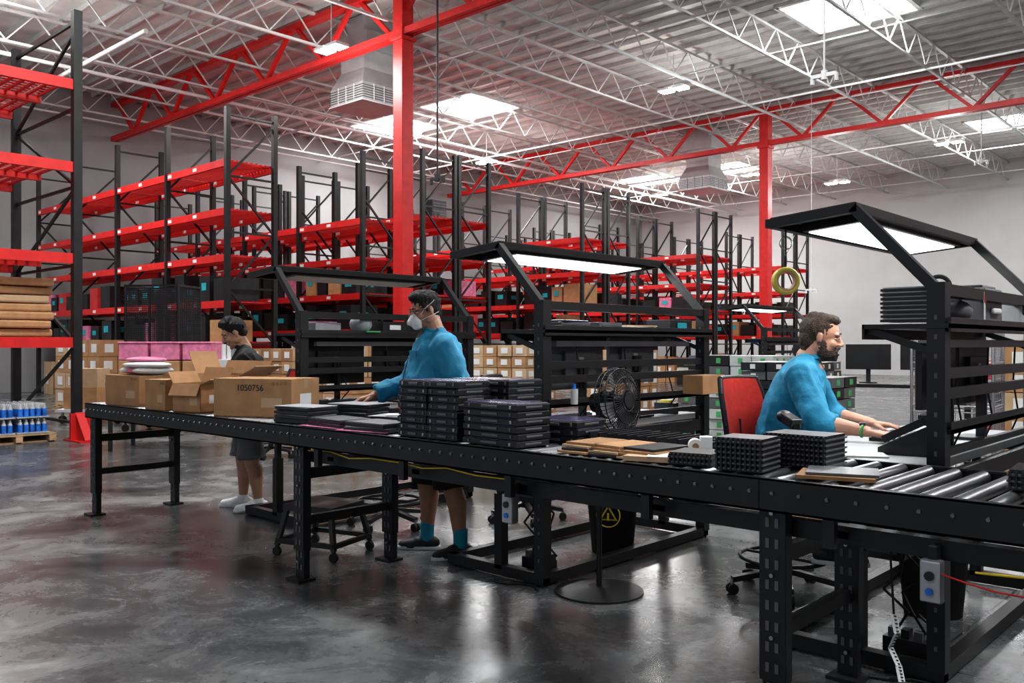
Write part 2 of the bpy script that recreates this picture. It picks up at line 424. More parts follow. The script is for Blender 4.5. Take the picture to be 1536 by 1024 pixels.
pts=[(-.90+.08*i,2.985,.67-.03*math.sin(i*.6)) for i in range(8)];b.path(pts,.003,REDC,6);b.done()
for x in(-2.78,-.93):
    b=B('conveyor_switch_box');b.box((x,3.0,.64),(.06,.05,.13),LGRY);b.box((x,3.0,.64),(.066,.04,.136),GRY);b.cyl((x,2.965,.66),(x,2.976,.66),.015,BLK2);b.cyl((x,2.965,.61),(x,2.976,.61),.012,BLUE)
    b.r(x-.015,x+.015,3.0,3.045,.66,.75,BLK);b.done(bev=.004)

# items on conveyor
carton('cardboard_box',-5.28,3.27,CZ,.60,.34,.25,math.radians(24),text='1050756')
carton('open_cardboard_box',-5.92,3.13,CZ,.28,.26,.20,math.radians(14),op=True)
carton('cardboard_box',-6.30,3.10,CZ,.26,.27,.22,math.radians(6))
carton('cardboard_box',-6.95,3.18,CZ,.46,.36,.235,math.radians(8))
carton('open_cardboard_box',-6.15,3.50,CZ,.60,.24,.25,math.radians(3),op=True)
b=B('bubble_wrap_pack')
for i in range(3): b.ball((-7.05+i*.12,3.2,1.192),(.13,.16,.034),PINK if i%2 else WHT)
b.ball((-6.92,3.2,1.235),(.27,.16,.03),WHT);b.ball((-6.98,3.22,1.275),(.22,.14,.025),PINK);b.done()
def traystack(name,x,y,z,w,d,n,h=.036,rz=0,lid=PURP,cols=1):
    b=B(name)
    for c in range(cols):
        cx=-w/2+w/cols*(c+.5);cw=w/cols-.006
        for i in range(n):
            jx,jy=random.uniform(-.004,.004),random.uniform(-.006,.006);zz=i*h
            b.box((cx+jx,jy,zz+h*.42),(cw,d,h*.8),BLK2);b.box((cx+jx,jy,zz+h*.9),(cw*.96,d*.96,h*.14),lid)
            b.box((cx+jx,jy-d/2-.002,zz+h*.45),(cw*.3,.006,h*.35),GRY)
            for s in(-.38,.38): b.box((cx+jx+s*cw,jy-d/2-.002,zz+h*.45),(.012,.005,h*.45),LGRY if random.random()<.2 else GRY)
            b.box((cx+cw/2+jx,jy,zz+h*.45),(.006,d*.5,h*.3),GRY)
    return b.done((x,y,z),rz,bev=.003)
traystack('drive_tray_stack',-3.36,3.12,CZ,.44,.24,8,.037,math.radians(2),cols=2)
traystack('drive_tray_stack',-2.90,3.10,CZ,.38,.22,6,.034,math.radians(-3),cols=1)
traystack('drive_tray_stack',-3.28,3.42,CZ,.44,.26,8,.037,0,cols=2)
traystack('drive_tray_stack',-2.78,3.42,CZ,.3,.26,3,.037,.1)
for i,(x,y,n,rz) in enumerate(((-4.60,3.12,4,.1),(-4.22,3.10,2,-.05),(-4.55,3.48,4,.2),(-3.86,3.1,2,.1),(-4.1,3.45,2,.3))):
    b=B('laptop_stack')
    for k in range(n):
        m=[GRY,LGRY,LENSG,LGRY][(i+k)%4]
        b.box((0,0,.011+k*.026),(.33,.23,.018),BLK2,rz=random.uniform(-.1,.1));b.box((0,0,.0225+k*.026),(.32,.22,.004),m if not(i==1 and k==0) else PINK,rz=random.uniform(-.15,.15))
    if i in(1,3): b.box((-.02,-.02,.004),(.36,.25,.004),PINK,rz=.1)
    if i==4: b.box((.02,0,n*.026+.004),(.2,.14,.004),PAPER,rz=.5)
    b.done((x,y,CZ),rz,bev=.002)
b=B('cardboard_sheets')
for i in range(3):
    for j in range(4): b.box((-2.42+i*.16,3.13+.02*j,CZ+.006+j*.011),(.16,.25,.009),[CARD,BLK2,CARDL,CARD2][(i+j)%4],rz=random.uniform(-.15,.15))
b.box((-2.02,3.09,CZ+.012),(.26,.18,.02),CARDL,rz=.3);b.box((-2.0,3.08,CZ+.024),(.12,.15,.002),PAPER,rz=.5);b.done()
b=B('label_roll');b.cyl((0,-.03,.045),(0,.03,.045),.03,PAPER,20);b.cyl((0,-.031,.045),(0,.031,.045),.014,CARD2,14);b.box((.045,0,.045),(.05,.058,.08),PAPER);b.done((-1.98,3.3,CZ),.6)
b=B('tray_rack_low')
for i in range(14): b.box((-.36+i*.055,0,.03),(.01,.28,.05),BLK2)
b.box((0,0,.005),(.8,.28,.01),BLK);b.done((-2.25,3.52,CZ))
def ribbed(name,x,y,w,d,h,rz=0):
    b=B(name);n=int(w/.018)
    b.box((0,0,h/2),(w*.96,d*.9,h*.96),BLK2)
    L=int(h/.02)
    for k in range(L):
        b.box((0,0,k*.02+.012),(w,d,.007),GRY)
        for i in range(n): b.box((-w/2+w*(i+.5)/n,-d/2,k*.02+.016),(.007,.012,.018),BLK2)
    return b.done((x,y,CZ),rz)
ribbed('caddy_stack',-1.62,3.08,.19,.18,.13,.1);ribbed('caddy_stack',-1.52,3.36,.26,.2,.13,.0);ribbed('caddy_stack',-1.86,3.12,.18,.2,.05,.2)
ribbed('caddy_stack',-.62,3.35,.32,.24,.07,.1);ribbed('caddy_stack',-.3,3.2,.2,.24,.08,.4)
b=B('cardboard_sheets');b.box((-1.28,3.1,CZ+.012),(.26,.2,.012),CARD2,rz=.3);b.box((-1.27,3.12,CZ+.024),(.24,.19,.008),LENSG,rz=.36);b.done()
b=B('flat_grey_tray');b.box((-.40,3.03,CZ+.01),(.3,.12,.014),GRY,rz=.05);b.done(bev=.003)

# ------------------------------------------------------------------ workstations
def monitor(b,x,y,z,w=.52,h=.31,face=-1,back=BLK2,scr=BLK2):
    b.box((x,y,z),(.03,w,h),back);b.box((x-face*.025,y,z),(.03,w*.6,h*.55),back);b.box((x+face*.0165,y,z),(.003,w*.95,h*.92),scr)
    b.box((x-face*.041,y,z+.04),(.004,.05,.018),LGRY)
    b.box((x-face*.05,y,z-.02),(.03,.08,.1),BLK2);b.bar((x-face*.05,y,z),(x-face*.05,y,.915),.05,.025,BLK2);b.box((x-face*.03,y,.91),(.18,.22,.014),BLK2)
def bench(xu,y0,L=1.8,lamp=True):
    b=B('packing_workbench');ya,yb=y0,y0+L;d=.74;xf=xu-d
    for x in(xu,xf): b.r(x-.03,x+.03,ya-.03,yb+.03,.012,.075,BLK)
    for y in(ya,yb): b.r(xf-.03,xu+.03,y-.03,y+.03,.012,.075,BLK)
    for x in(xu,xf):
        for y in(ya,yb): b.cyl((x,y,0),(x,y,.02),.03,BLK,10)
    for y in(ya,yb):
        b.r(xu-.036,xu+.036,y-.036,y+.036,.05,1.655,BLK)
        b.r(xu-.36,xu-.30,y-.03,y+.03,.05,.5,BLK);b.r(xu-.35,xu-.31,y-.02,y+.02,.5,.86,BLK)
        b.r(xf,xu,y-.025,y+.025,.80,.86,BLK)
        for k in range(18): b.box((xu,y-.0365,.15+k*.08),(.012,.002,.02),HOLE)
    b.r(xf-.02,xf+.02,ya,yb,.81,.86,BLK);b.r(xu-.02,xu+.02,ya,yb,.78,.86,BLK)
    b.r(xf,xu-.04,ya-.03,yb+.03,.862,.90,DESK);b.r(xf-.008,xf,ya-.03,yb+.03,.86,.902,BLK)
    b.r(xu-.03,xu+.03,ya,yb,1.6,1.65,BLK)
    b.r(xu-.30,xu+.06,ya-.04,yb+.04,1.465,1.485,BLK);b.r(xu+.05,xu+.06,ya-.04,yb+.04,1.45,1.51,BLK);b.r(xu-.30,xu-.29,ya-.04,yb+.04,1.42,1.485,BLK)
    for z in(1.255,1.17): b.r(xu-.02,xu+.02,ya,yb,z,z+.045,BLK)
    b.r(xu-.05,xu+.05,ya,yb,1.03,1.05,BLK);b.r(xu+.045,xu+.05,ya,yb,1.03,1.08,BLK)
    b.r(xu-.015,xu+.015,ya,yb,.93,.96,BLK)
    for y in(ya,yb):
        b.bar((xu-.28,y,1.46),(xu,y,1.36),.02,.03,BLK)
        b.bar((xu,y,1.62),(xu-.35,y,2.0),.045,.045,BLK)
        b.bar((xu-.33,y,2.0),(xu-.74,y,1.965),.045,.04,BLK)
    b.bar((xu-.35,ya-.02,2.0),(xu-.35,yb+.02,2.0),.04,.04,BLK);b.bar((xu-.74,ya-.02,1.965),(xu-.74,yb+.02,1.965),.04,.04,BLK)
    R=Matrix.Rotation(-.085,3,'Y')
    b.box((xu-.545,(ya+yb)/2,2.005),(.40,L,.010),BLK,R=R)
    b.box((xu-.52,(ya+yb)/2,1.97),(.30,L-.35,.04),BLK,R=R)
    b.box((xu-.52,(ya+yb)/2,1.947),(.26,L-.42,.006),LAMP if lamp else LAMPOFF,R=R)
    b.r(xu-.06,xu-.02,ya+.15,yb-.15,1.385,1.42,GRY)
    # cable loops tucked behind the rails
    for k in range(3):
        yy=ya+.35+.5*k
        b.path([(xu-.03,yy,1.39),(xu-.05,yy+.05,1.2),(xu-.04,yy+.12,1.02),(xu-.06,yy+.02,.92)],.005,RBR,6)
    b.done(bev=.004)
    if lamp:
        Lt=bpy.data.lights.new('bench_light','AREA');Lt.shape='RECTANGLE';Lt.size=.24;Lt.size_y=L-.45;Lt.energy=16
        o=bpy.data.objects.new('bench_light',Lt);S.collection.objects.link(o);o.location=(xu-.52,(ya+yb)/2,1.935)
BX=[-5.76,-3.33,-1.175]
for i,x in enumerate(BX): bench(x,3.87,1.78,lamp=i>0)
bench(-6.3,12.5,1.8,True)
def mon(x,y,z,**k):
    b=B('computer_monitor');monitor(b,x,y,z,**k);b.done(bev=.006)
mon(-3.52,4.42,1.27,back=LENSG);mon(-3.52,5.02,1.29,back=GRY)
mon(-5.95,4.3,1.25,w=.6,h=.34);mon(-5.95,5.0,1.25,w=.6,h=.34)
mon(-1.38,4.52,1.25);mon(-1.38,5.08,1.25)
mon(-6.5,13.0,1.3,scr=SCREEN)
def clutter(name,parts,bev=.003):
    b=B(name)
    for c,d,m,rz in parts: b.box(c,d,m,rz=rz)
    b.done(bev=bev)
SZ=1.489
clutter('document_binder',[((-5.88,4.12,SZ+.04),(.2,.26,.08),LGRY,.1),((-5.88,4.12,SZ+.085),(.18,.2,.01),PINK,.2)])
clutter('parts_bin',[((-5.85,5.2,SZ+.06),(.2,.3,.12),BLK2,0),((-5.85,5.2,SZ+.125),(.18,.28,.01),CYAN,0)])
clutter('parts_bin',[((-5.85,4.78,SZ+.05),(.2,.25,.1),BLK2,0),((-5.745,4.78,SZ+.05),(.004,.12,.04),PAPER,0)])
clutter('paper_stack',[((-3.42,4.85,SZ+.012),(.24,.34,.024),PAPER,.1),((-3.42,4.87,SZ+.03),(.22,.3,.01),CARDL,-.15)])
clutter('tray_stack_flat',[((-3.42,4.15,SZ+.012),(.22,.3,.022),BLK2,.1),((-3.42,4.17,SZ+.034),(.2,.28,.018),GRY,.0),((-3.42,4.17,SZ+.05),(.2,.26,.012),PURP,.1)])
clutter('parts_bin',[((-3.42,5.35,SZ+.04),(.2,.28,.08),BLK2,.0),((-3.315,5.35,SZ+.04),(.004,.12,.04),CYAN,0)])
clutter('network_switch',[((-3.42,4.52,SZ+.025),(.2,.24,.045),GRY,.0),((-3.318,4.52,SZ+.025),(.004,.2,.02),LENSG,0)])
clutter('cardboard_carton_small',[((-3.2,5.45,1.12),(.16,.3,.13),CARD,0)])
# small items on the desks, seen between rails
for x0 in(-3.33,-5.76):
    clutter('hard_drive_part',[((x0-.2,4.15,.915),(.15,.1,.028),LGRY,.2),((x0-.2,4.15,.944),(.15,.1,.026),BLK2,.35)])
    clutter('tape_dispenser',[((x0-.16,5.42,.94),(.16,.07,.08),BLK2,.1),((x0-.16,5.42,.985),(.08,.05,.03),YELT,.1)])
b=B('spray_bottle');b.cyl((-3.2,3.98+.02,1.052),(-3.2,4.0,1.14),.022,WHT,14);b.cyl((-3.2,4.0,1.14),(-3.2,4.0,1.17),.01,BLUE,10);b.done()
b=B('baseball_cap');b.ball((-5.85,4.5,SZ+.075),(.1,.09,.075),LGRY);b.box((-5.75,4.5,SZ+.012),(.14,.14,.01),GREEN);b.done()
b=B('caddy_stack')
for k in range(8):
    b.box((-1.33,4.02+.004*(k%2),SZ+.012+k*.019),(.2,.2,.011),BLK2);b.box((-1.33,4.02,SZ+.021+k*.019),(.185,.185,.006),LGRY)
b.done()
b=B('canvas_bag');b.ball((-1.3,4.28,SZ+.092),(.1,.11,.09),LGRY);b.ball((-1.23,4.28,SZ+.057),(.07,.12,.055),GRY);b.tor((-1.3,4.28,SZ+.17),(0,1,0),.05,.01,RBR);b.done()
clutter('label_printer',[((-1.3,4.72,SZ+.09),(.24,.3,.18),GRY,0),((-1.3,4.72,SZ+.185),(.2,.24,.02),BLK2,0),((-1.17,4.72,SZ+.07),(.02,.14,.03),PAPER,0)],.01)
clutter('paper_sign',[((-1.155,4.46,SZ+.08),(.004,.1,.14),PAPER,.2),((-1.15,4.46,SZ+.12),(.004,.08,.03),REDC,.2)],0)
clutter('label_printer',[((-1.3,5.3,SZ+.07),(.24,.26,.14),LGRY,.1),((-1.18,5.3,SZ+.09),(.02,.14,.05),BLK2,.1)],.01)
clutter('paper_stack',[((-1.52,3.98,.905),(.18,.16,.008),PAPER,.5),((-1.78,4.16,.905),(.18,.16,.008),PAPER,.2)])
b=B('desk_phone');b.add([(0,0,0),(.2,0,0),(.2,.22,0),(0,.22,0),(0,0,.03),(.2,0,.13),(.2,.22,.13),(0,.22,.03)],[(0,3,2,1),(4,5,6,7),(0,1,5,4),(1,2,6,5),(2,3,7,6),(3,0,4,7)],BLK2)
b.bar((.02,.03,.065),(.19,.03,.155),.05,.035,BLK);b.box((.13,.14,.115),(.09,.1,.004),GRY,R=Matrix.Rotation(-.46,3,'Y'))
for i in range(3):
    for j in range(3): b.box((.03+i*.025,.1+j*.03,.048+i*.0125),(.015,.02,.01),LGRY)
b.done((-1.50,4.08,.901),.15,bev=.004)
def keyboard(x,y,z,rz):
    b=B('keyboard');b.box((0,0,.01),(.15,.44,.018),BLK2)
    for i in range(5):
        for j in range(15): b.box((-.055+i*.027,-.2+j*.0285,.022),(.021,.023,.008),GRY)
    b.done((x,y,z),rz)
keyboard(-1.68,4.82,.901,.1);keyboard(-3.85,4.7,.901,0);keyboard(-6.3,4.8,.901,0)
b=B('barcode_scanner');b.bar((0,0,.12),(.1,0,.15),.06,.045,BLK2);b.bar((.02,0,.12),(-.02,0,.0),.035,.04,BLK2);b.ball((.1,0,.15),(.035,.04,.03),BLK2);b.done((-1.84,3.98,.901),2.6,bev=.005)
b=B('tape_roll_on_hook');cx,cy=-1.885,3.96
dv=Vector((.72,-.69,0))*.012
for s in(-1,0,1): b.tor(Vector((cx,cy,1.70))+dv*s,(.72,-.69,0),.056,.010,YELT,32,8);b.tor(Vector((cx,cy,1.70))+dv*s,(.72,-.69,0),.046,.007,CARDL,32,8)
b.cyl((cx,cy,1.76),(cx,cy,1.95),.005,RBR,6);b.tor((cx,cy,1.80),(.72,.3,0),.022,.006,RBR,16,6);b.tor((cx,cy,1.88),(.72,-.69,0),.03,.004,CHROME,16,6);b.done()
for x,y in((-3.66,4.08),(-1.5,4.1)):
    b=B('computer_tower');b.r(x-.1,x+.1,y-.0,y+.4,.42,.78,BLK2);b.r(x-.08,x+.08,y-.008,y,.45,.75,GRY);b.r(x+.1,x+.105,y+.05,y+.35,.46,.74,BLK)
    b.r(x-.02,x+.02,y+.1,y+.3,.78,.86,BLK);b.done(bev=.005)
for x in BX[1:]:
    b=B('power_strip');b.r(x-.27,x-.05,3.99,4.06,.0,.11,BLK2)
    for i in range(4): b.r(x-.25+i*.055,x-.215+i*.055,4.0,4.05,.11,.15,BLK2 if i%2 else GRY)
    for i in range(3):
        pts=[Vector((x-.22+i*.07,4.03,.14))+Vector((.06*math.sin(t*2.2+i),-.005*t,.085*t)) for t in range(9)]
        b.path(pts,.006,RBR,6)
    pts=[Vector((x-.3+.07*t,3.78-.05*math.sin(t*1.3),.008)) for t in range(6)];b.path(pts,.006,RBR,6)
    b.done()
b=B('barcode_tag_strip')
pz=[(0,0,.27),(.02,-.02,.2),(-.01,-.01,.13),(.03,-.03,.07),(.05,-.05,.012)]
for p,q in zip(pz,pz[1:]):
    p=Vector(p);q=Vector(q);b.bar(p,q,.028,.003,PAPER)
    for k in range(5): m_=p.lerp(q,(k+.5)/5);b.box(m_,(.018,.006,.004),BLK)
b.path([(0,0,.27),(-.02,.02,.5),(.01,.06,.85)],.005,RBR,6);b.done((-1.33,3.80,0))
def bin_(x,y,emb):
    b=B('trash_bin');seg=24;vs=[];fs=[]
    prof=[(.0,.13),(.0,.14),(.40,.175),(.40,.19),(.43,.19),(.43,.175),(.05,.13)]
    for z,r in prof:
        for i in range(seg):
            a=2*pi*i/seg;vs.append((r*math.cos(a),r*math.sin(a)*.85,z))
    for k in range(len(prof)-1):
        for i in range(seg): j=(i+1)%seg;fs.append((k*seg+i,k*seg+j,(k+1)*seg+j,(k+1)*seg+i))
    b.add(vs,fs,RBR,True);b.add(vs[:seg],[tuple(range(seg))[::-1]],RBR);b.add(vs[-seg:],[tuple(range(seg))],RBR)
    if emb:
        for rr,m,o in((.07,YEL,0),(.05,BLK,.002)):
            b.add([Vector((0,-.151-o,.27))+Vector((rr*math.sin(t),-.1*rr*math.cos(t),rr*math.cos(t))) for t in(0,2*pi/3,4*pi/3)],[(0,1,2)],m)
        b.box((.0,-.158,.26),(.012,.003,.05),YEL);b.tor((0,-.155,.27),(0,1,0),.078,.004,YEL)
    b.done((x,y,0),.45)
bin_(-3.55,4.85,True);bin_(-1.5,4.85,False)
b=B('pedestal_fan')
b.cyl((0,0,0),(0,0,.012),.25,BLK,36);b.cyl((0,0,.012),(0,0,.035),.245,BLK,36,.06);b.cyl((0,0,.03),(0,0,.5),.016,BLK,12);b.cyl((0,0,.5),(0,0,.93),.012,GRY,12);b.cyl((0,0,.46),(0,0,.53),.024,BLK2,12)
c=Vector((.10,.04,1.08));ax=Vector((.97,.05,.1)).normalized();up=Vector((0,0,1));yy=up.cross(ax).normalized();zz=ax.cross(yy)
b.cyl((0,0,.92),c-ax*.12,.02,BLK2);b.cyl(c-ax*.16,c-ax*.03,.055,BLK2,18,.06);b.cyl(c-ax*.03,c+ax*.05,.03,BLK2,14)
for rr,off in((.185,0),(.18,.035),(.18,-.035),(.13,.058),(.06,.068)): b.tor(c+ax*off,ax,rr,.0035,BLK,36,6)
b.cyl(c+ax*.065,c+ax*.075,.045,BLK2,20)
for i in range(54):
    a=2*pi*i/54;d=yy*math.cos(a)+zz*math.sin(a)
    b.path([c+ax*.07+d*.04,c+ax*.06+d*.12,c+ax*.03+d*.18,c+d*.186,c-ax*.04+d*.178,c-ax*.08+d*.06],.0020,BLK,5)
for i in range(4):
    a=2*pi*i/4;d=yy*math.cos(a)+zz*math.sin(a);e=yy*math.cos(a+.8)+zz*math.sin(a+.8)
    b.add([c+d*.03-ax*.01,c+d*.16-ax*.02,c+(d+e).normalized()*.168,c+e*.15+ax*.025,c+e*.03+ax*.01],[(0,1,2,3,4)],GRY)
b.done((-3.02,4.0,0),0)
def chair(x,y,yaw,sz,fab,ring=True,back=True,name='office_chair'):
    b=B(name)
    for i in range(5):
        a=2*pi*i/5+.3;e=Vector((.3*math.cos(a),.3*math.sin(a),.085));b.bar((0,0,.13),e,.045,.03,BLK2)
        b.cyl(e+Vector((0,0,0)),e-Vector((0,0,.03)),.01,STEEL,8)
        t=Vector((-math.sin(a),math.cos(a),0))
        for s in(-.016,.016): b.cyl(Vector((e.x,e.y,.03))+t*(s-.009),Vector((e.x,e.y,.03))+t*(s+.009),.03,RBR,14)
    b.cyl((0,0,.1),(0,0,.36),.032,BLK2);b.cyl((0,0,.36),(0,0,sz-.06),.016,STEEL)
    if ring:
        b.tor((0,0,.2),(0,0,1),.24,.011,BLK2,32,8)
        for i in range(4): b.cyl((0,0,.2),(.24*math.cos(i*pi/2),.24*math.sin(i*pi/2),.2),.009,BLK2,8)
    b.box((0,0,sz-.06),(.24,.2,.04),BLK2);b.ball((0,0,sz-.015),(.25,.25,.045),fab,n=24)
    if back:
        b.bar((-.1,0,sz-.06),(-.29,0,sz-.02),.06,.02,BLK2);b.bar((-.29,0,sz-.03),(-.31,0,sz+.3),.06,.02,BLK2)
        n=10;H=.44;vs=[];pts=[]
        for i in range(n+1):
            t=-1+2*i/n;pts.append((-.29+.06*t*t,t*.22))
        for k in range(6):
            zz=sz+.1+H*k/5;wk=[.82,.95,1,1,.97,.85][k];bx=[0,.015,.01,-.005,-.025,-.05][k]
            for (xv,yv) in pts: vs.append((xv+bx,yv*wk,zz))
        N=n+1
        for off in(0,-.03):
            vv=[(v[0]+off,v[1],v[2]) for v in vs];fs=[(k*N+i,k*N+i+1,(k+1)*N+i+1,(k+1)*N+i) for k in range(5) for i in range(n)]
            b.add(vv,fs,fab,True)
        def P(k,i,o=-.015): v=vs[k*N+i];return Vector((v[0]+o,v[1],v[2]))
        b.path([P(k,0) for k in range(6)]+[P(5,i) for i in range(N)]+[P(k,n) for k in range(5,-1,-1)]+[P(0,i) for i in range(n,-1,-1)],.016,BLK2,8)
    b.done((x,y,0),yaw)
chair(-2.25,4.70,math.radians(-4),.66,REDC)
chair(-4.70,5.25,math.radians(20),.6,RBR)
chair(-5.30,4.35,math.radians(200),.6,REDC,back=False)
chair(-9.6,6.0,math.radians(-140),.55,REDC)
b=B('rolling_step_stool')
b.r(-.2,.2,-.18,.18,.30,.34,BLK2)
for sx in(-1,1):
    for sy in(-1,1):
        b.bar((sx*.18,sy*.16,.3),(sx*.23,sy*.2,.07),.03,.03,BLK);b.cyl((sx*.23,sy*.2-.012,.03),(sx*.23,sy*.2+.012,.03),.03,RBR,12);b.bar((sx*.23,sy*.2,.03),(sx*.23,sy*.2,.08),.02,.02,BLK)
for s in(-1,1): b.bar((-.23,s*.2,.1),(.23,s*.2,.1),.03,.03,BLK);b.bar((s*.23,-.2,.1),(s*.23,.2,.1),.03,.03,BLK)
b.done((-4.95,3.50,0),.3)

# ------------------------------------------------------------------ background goods
def stack(name,x,y,nx,ny,nz,s,rz=0,mats=(CARD,),lab=PAPER,pal=True,lw=.45):
    b=B(name)
    if pal: pallet(b,0,0,nx*s[0]+.1,ny*s[1]+.1)
    z0=.13 if pal else 0
    for i in range(nx):
        for j in range(ny):
            for k in range(nz):
                c=((i-(nx-1)/2)*s[0]+random.uniform(-.01,.01),(j-(ny-1)/2)*s[1]+random.uniform(-.01,.01),z0+(k+.5)*s[2])
                b.box(c,(s[0]-.012,s[1]-.012,s[2]-.008),random.choice(mats))
                if lab:
                    b.box((c[0],c[1]-s[1]/2+.004,c[2]),(s[0]*lw,.004,s[2]*.5),lab);b.box((c[0]+s[0]/2-.004,c[1],c[2]),(.004,s[1]*lw,s[2]*.5),lab)
    b.done((x,y,0),rz)
stack('carton_stack',-7.55,8.2,4,3,9,(.22,.22,.14),.1,(CARD,CARDL))
stack('carton_stack',-6.5,9.1,3,3,8,(.22,.22,.15),.1,(CARD,CARDL))
stack('carton_stack',-9.7,7.2,4,3,6,(.28,.28,.21),.15,(CARD,CARDL))
stack('carton_stack',-12.4,8.2,4,3,6,(.3,.3,.2),.0,(CARD,CARD2))
stack('carton_stack',-15.0,8.2,3,2,3,(.45,.4,.36),.1,(CARD,CARD2))
stack('carton_stack',-18.8,7.6,4,2,4,(.45,.4,.34),.1,(CARD,CARDL))
stack('carton_stack',-9.0,8.9,3,3,5,(.35,.3,.25),.2,(CARD,CARD2,CARDL))
WG=mat('white_product_box',(.5,.52,.5),.5,0,.08)
stack('product_box_stack',-4.75,8.9,4,3,10,(.24,.26,.115),.15,(WG,GRY,BLK2),GREEN,lw=.2)
stack('product_box_stack',-3.75,8.0,3,3,13,(.24,.26,.085),.15,(BLK2,GRY,LGRY,BLK2),PAPER,lw=.2)
stack('product_box_stack',-2.95,6.7,2,2,12,(.24,.24,.085),.0,(LGRY,BLK2,GRY),GREEN,lw=.25)
stack('product_box_stack',-5.9,10.6,4,3,9,(.26,.26,.12),.1,(BLK2,GRY,WG),GREEN,lw=.2)
stack('carton_stack',-1.9,11.0,4,2,5,(.35,.3,.25),.05,(CARD,CARDL))
stack('product_box_stack',-.4,7.0,3,2,11,(.26,.26,.1),.05,(LGRY,BLK2,GRY),PAPER,lw=.25)
b=B('storage_table');b.r(-.9,.9,-.4,.4,.86,.9,GRY)
for x in(-.85,.85):
    for y in(-.35,.35): b.r(x-.025,x+.025,y-.025,y+.025,0,.86,BLK)
for i in range(3):
    b.box((-.6+.42*i,0,1.04),(.38,.5,.28),CARD);b.box((-.6+.42*i,0,1.30),(.38,.5,.22),PINK);b.box((-.6+.42*i,0,1.42),(.4,.52,.025),PINK)
b.box((.65,0,1.05),(.3,.4,.3),WG)
for k in range(4): b.cyl((.55+.07*k,-.1,1.2),(.55+.07*k,-.1,1.4),.032,WHT,12)
b.done((-11.3,5.75,0),.75,bev=.01)
b=B('storage_table');b.r(-1,1,-.35,.35,.9,.94,BLK)
for x in(-.95,.95):
    for y in(-.3,.3): b.r(x-.025,x+.025,y-.025,y+.025,0,.9,BLK)
for i,x in enumerate((-.7,-.1,.5)):
    b.box((x,0,1.25),(.5,.03,.3),BLK2);b.box((x,.03,1.05),(.05,.03,.2),BLK2);b.box((x,.03,.948),(.2,.16,.015),BLK2)
b.done((-3.9,10.6,0),.3,bev=.004)
NET=mat('black_netting',(.015,.015,.017),.8)
b=B('mesh_cage_trolley')
for x in(-.45,.45):
    for y in(-.35,.35): b.cyl((x,y,.1),(x,y,2.35),.02,BLK,8);b.cyl((x,y-.015,.06),(x,y+.015,.06),.06,RBR,12)
for z in(.16,1.2,2.33):
    for y in(-.35,.35): b.bar((-.45,y,z),(.45,y,z),.03,.03,BLK)
    for x in(-.45,.45): b.bar((x,-.35,z),(x,.35,z),.03,.03,BLK)
b.r(-.45,.45,-.35,.35,.16,.19,BLK)
for i in range(40):
    x=-.45+.9*i/39;b.r(x-.005,x+.005,-.352,-.346,.2,2.3,NET);b.r(x-.005,x+.005,.346,.352,.2,2.3,NET)
for i in range(66):
    z=.2+i*.032;b.r(-.45,.45,-.352,-.346,z,z+.010,NET);b.r(.446,.452,-.35,.35,z,z+.010,NET)
for i in range(28):
    y=-.35+.7*i/27;b.r(.446,.452,y-.005,y+.005,.2,2.3,NET)
b.done((-13.9,6.7,0),.6)
b=B('platform_trolley');b.r(-.6,.6,-.35,.35,.2,.25,WHT)
for x in(-.5,.5):
    for y in(-.28,.28): b.cyl((x,y-.02,.07),(x,y+.02,.07),.07,RBR,14);b.bar((x,y,.07),(x,y,.2),.04,.04,STEEL)
b.path([(.6,-.3,.25),(.68,-.3,1.0),(.68,.3,1.0),(.6,.3,.25)],.017,CHROME)
b.box((-.2,0,.445),(.6,.5,.38),CARD);b.box((-.15,0,.80),(.5,.45,.33),CARDL);b.done((-16.2,6.6,0),.7)
def wshelf(x,y,w,d,H,rz,zs):
    b=B('wire_shelving')
    for sx in(-1,1):
        for sy in(-1,1): b.cyl((sx*w/2,sy*d/2,0),(sx*w/2,sy*d/2,H),.0125,CHROME,8)
    for z in zs:
        for sy in(-1,1):
            b.cyl((-w/2,sy*d/2,z),(w/2,sy*d/2,z),.006,CHROME,6);b.cyl((-w/2,sy*d/2,z-.05),(w/2,sy*d/2,z-.05),.005,CHROME,6)
        for sx in(-1,1): b.cyl((sx*w/2,-d/2,z),(sx*w/2,d/2,z),.006,CHROME,6)
        n=int(w/.035)
        for i in range(n): xx=-w/2+w*(i+.5)/n;b.r(xx-.002,xx+.002,-d/2,d/2,z-.002,z+.003,CHROME)
        xx=-w/2+.04
        while xx<w/2-.22:
            ww=random.uniform(.14,.24);ww=min(ww,w/2-.03-xx);hh=random.uniform(.12,.26);b.r(xx,xx+ww,-d/2+.04,d/2-.04,z+.004,z+.004+hh,random.choice([WG,CARD,BLK2,CARDL,GRY,BLK2,REDB,PINK]));xx+=ww+.02
    for sx in(-1,1):
        for i in range(10): b.cyl((sx*w/2,-d/2+d*i/9,.1),(sx*w/2,-d/2+d*i/9,H-.02),.003,CHROME,5)
        z=.1
        while z<H: b.cyl((sx*w/2,-d/2,z),(sx*w/2,d/2,z),.003,CHROME,5);z+=.06
    for i in range(int(w/.055)): xx=-w/2+w*i/int(w/.055);b.cyl((xx,d/2,.1),(xx,d/2,H-.02),.003,CHROME,5)
    z=.1
    while z<H: b.cyl((-w/2,d/2,z),(w/2,d/2,z),.003,CHROME,5);z+=.06
    b.done((x,y,0),rz)
wshelf(-2.25,7.9,.6,.5,1.55,.1,(.2,.55,.9,1.25));wshelf(-1.2,8.1,1.1,.5,1.6,.05,(.2,.6,.95,1.3));wshelf(-.3,9.8,1.5,.5,1.5,0,(.2,.6,.95,1.3))
wshelf(-2.6,12.6,1.5,.5,1.4,.2,(.2,.6,.95))

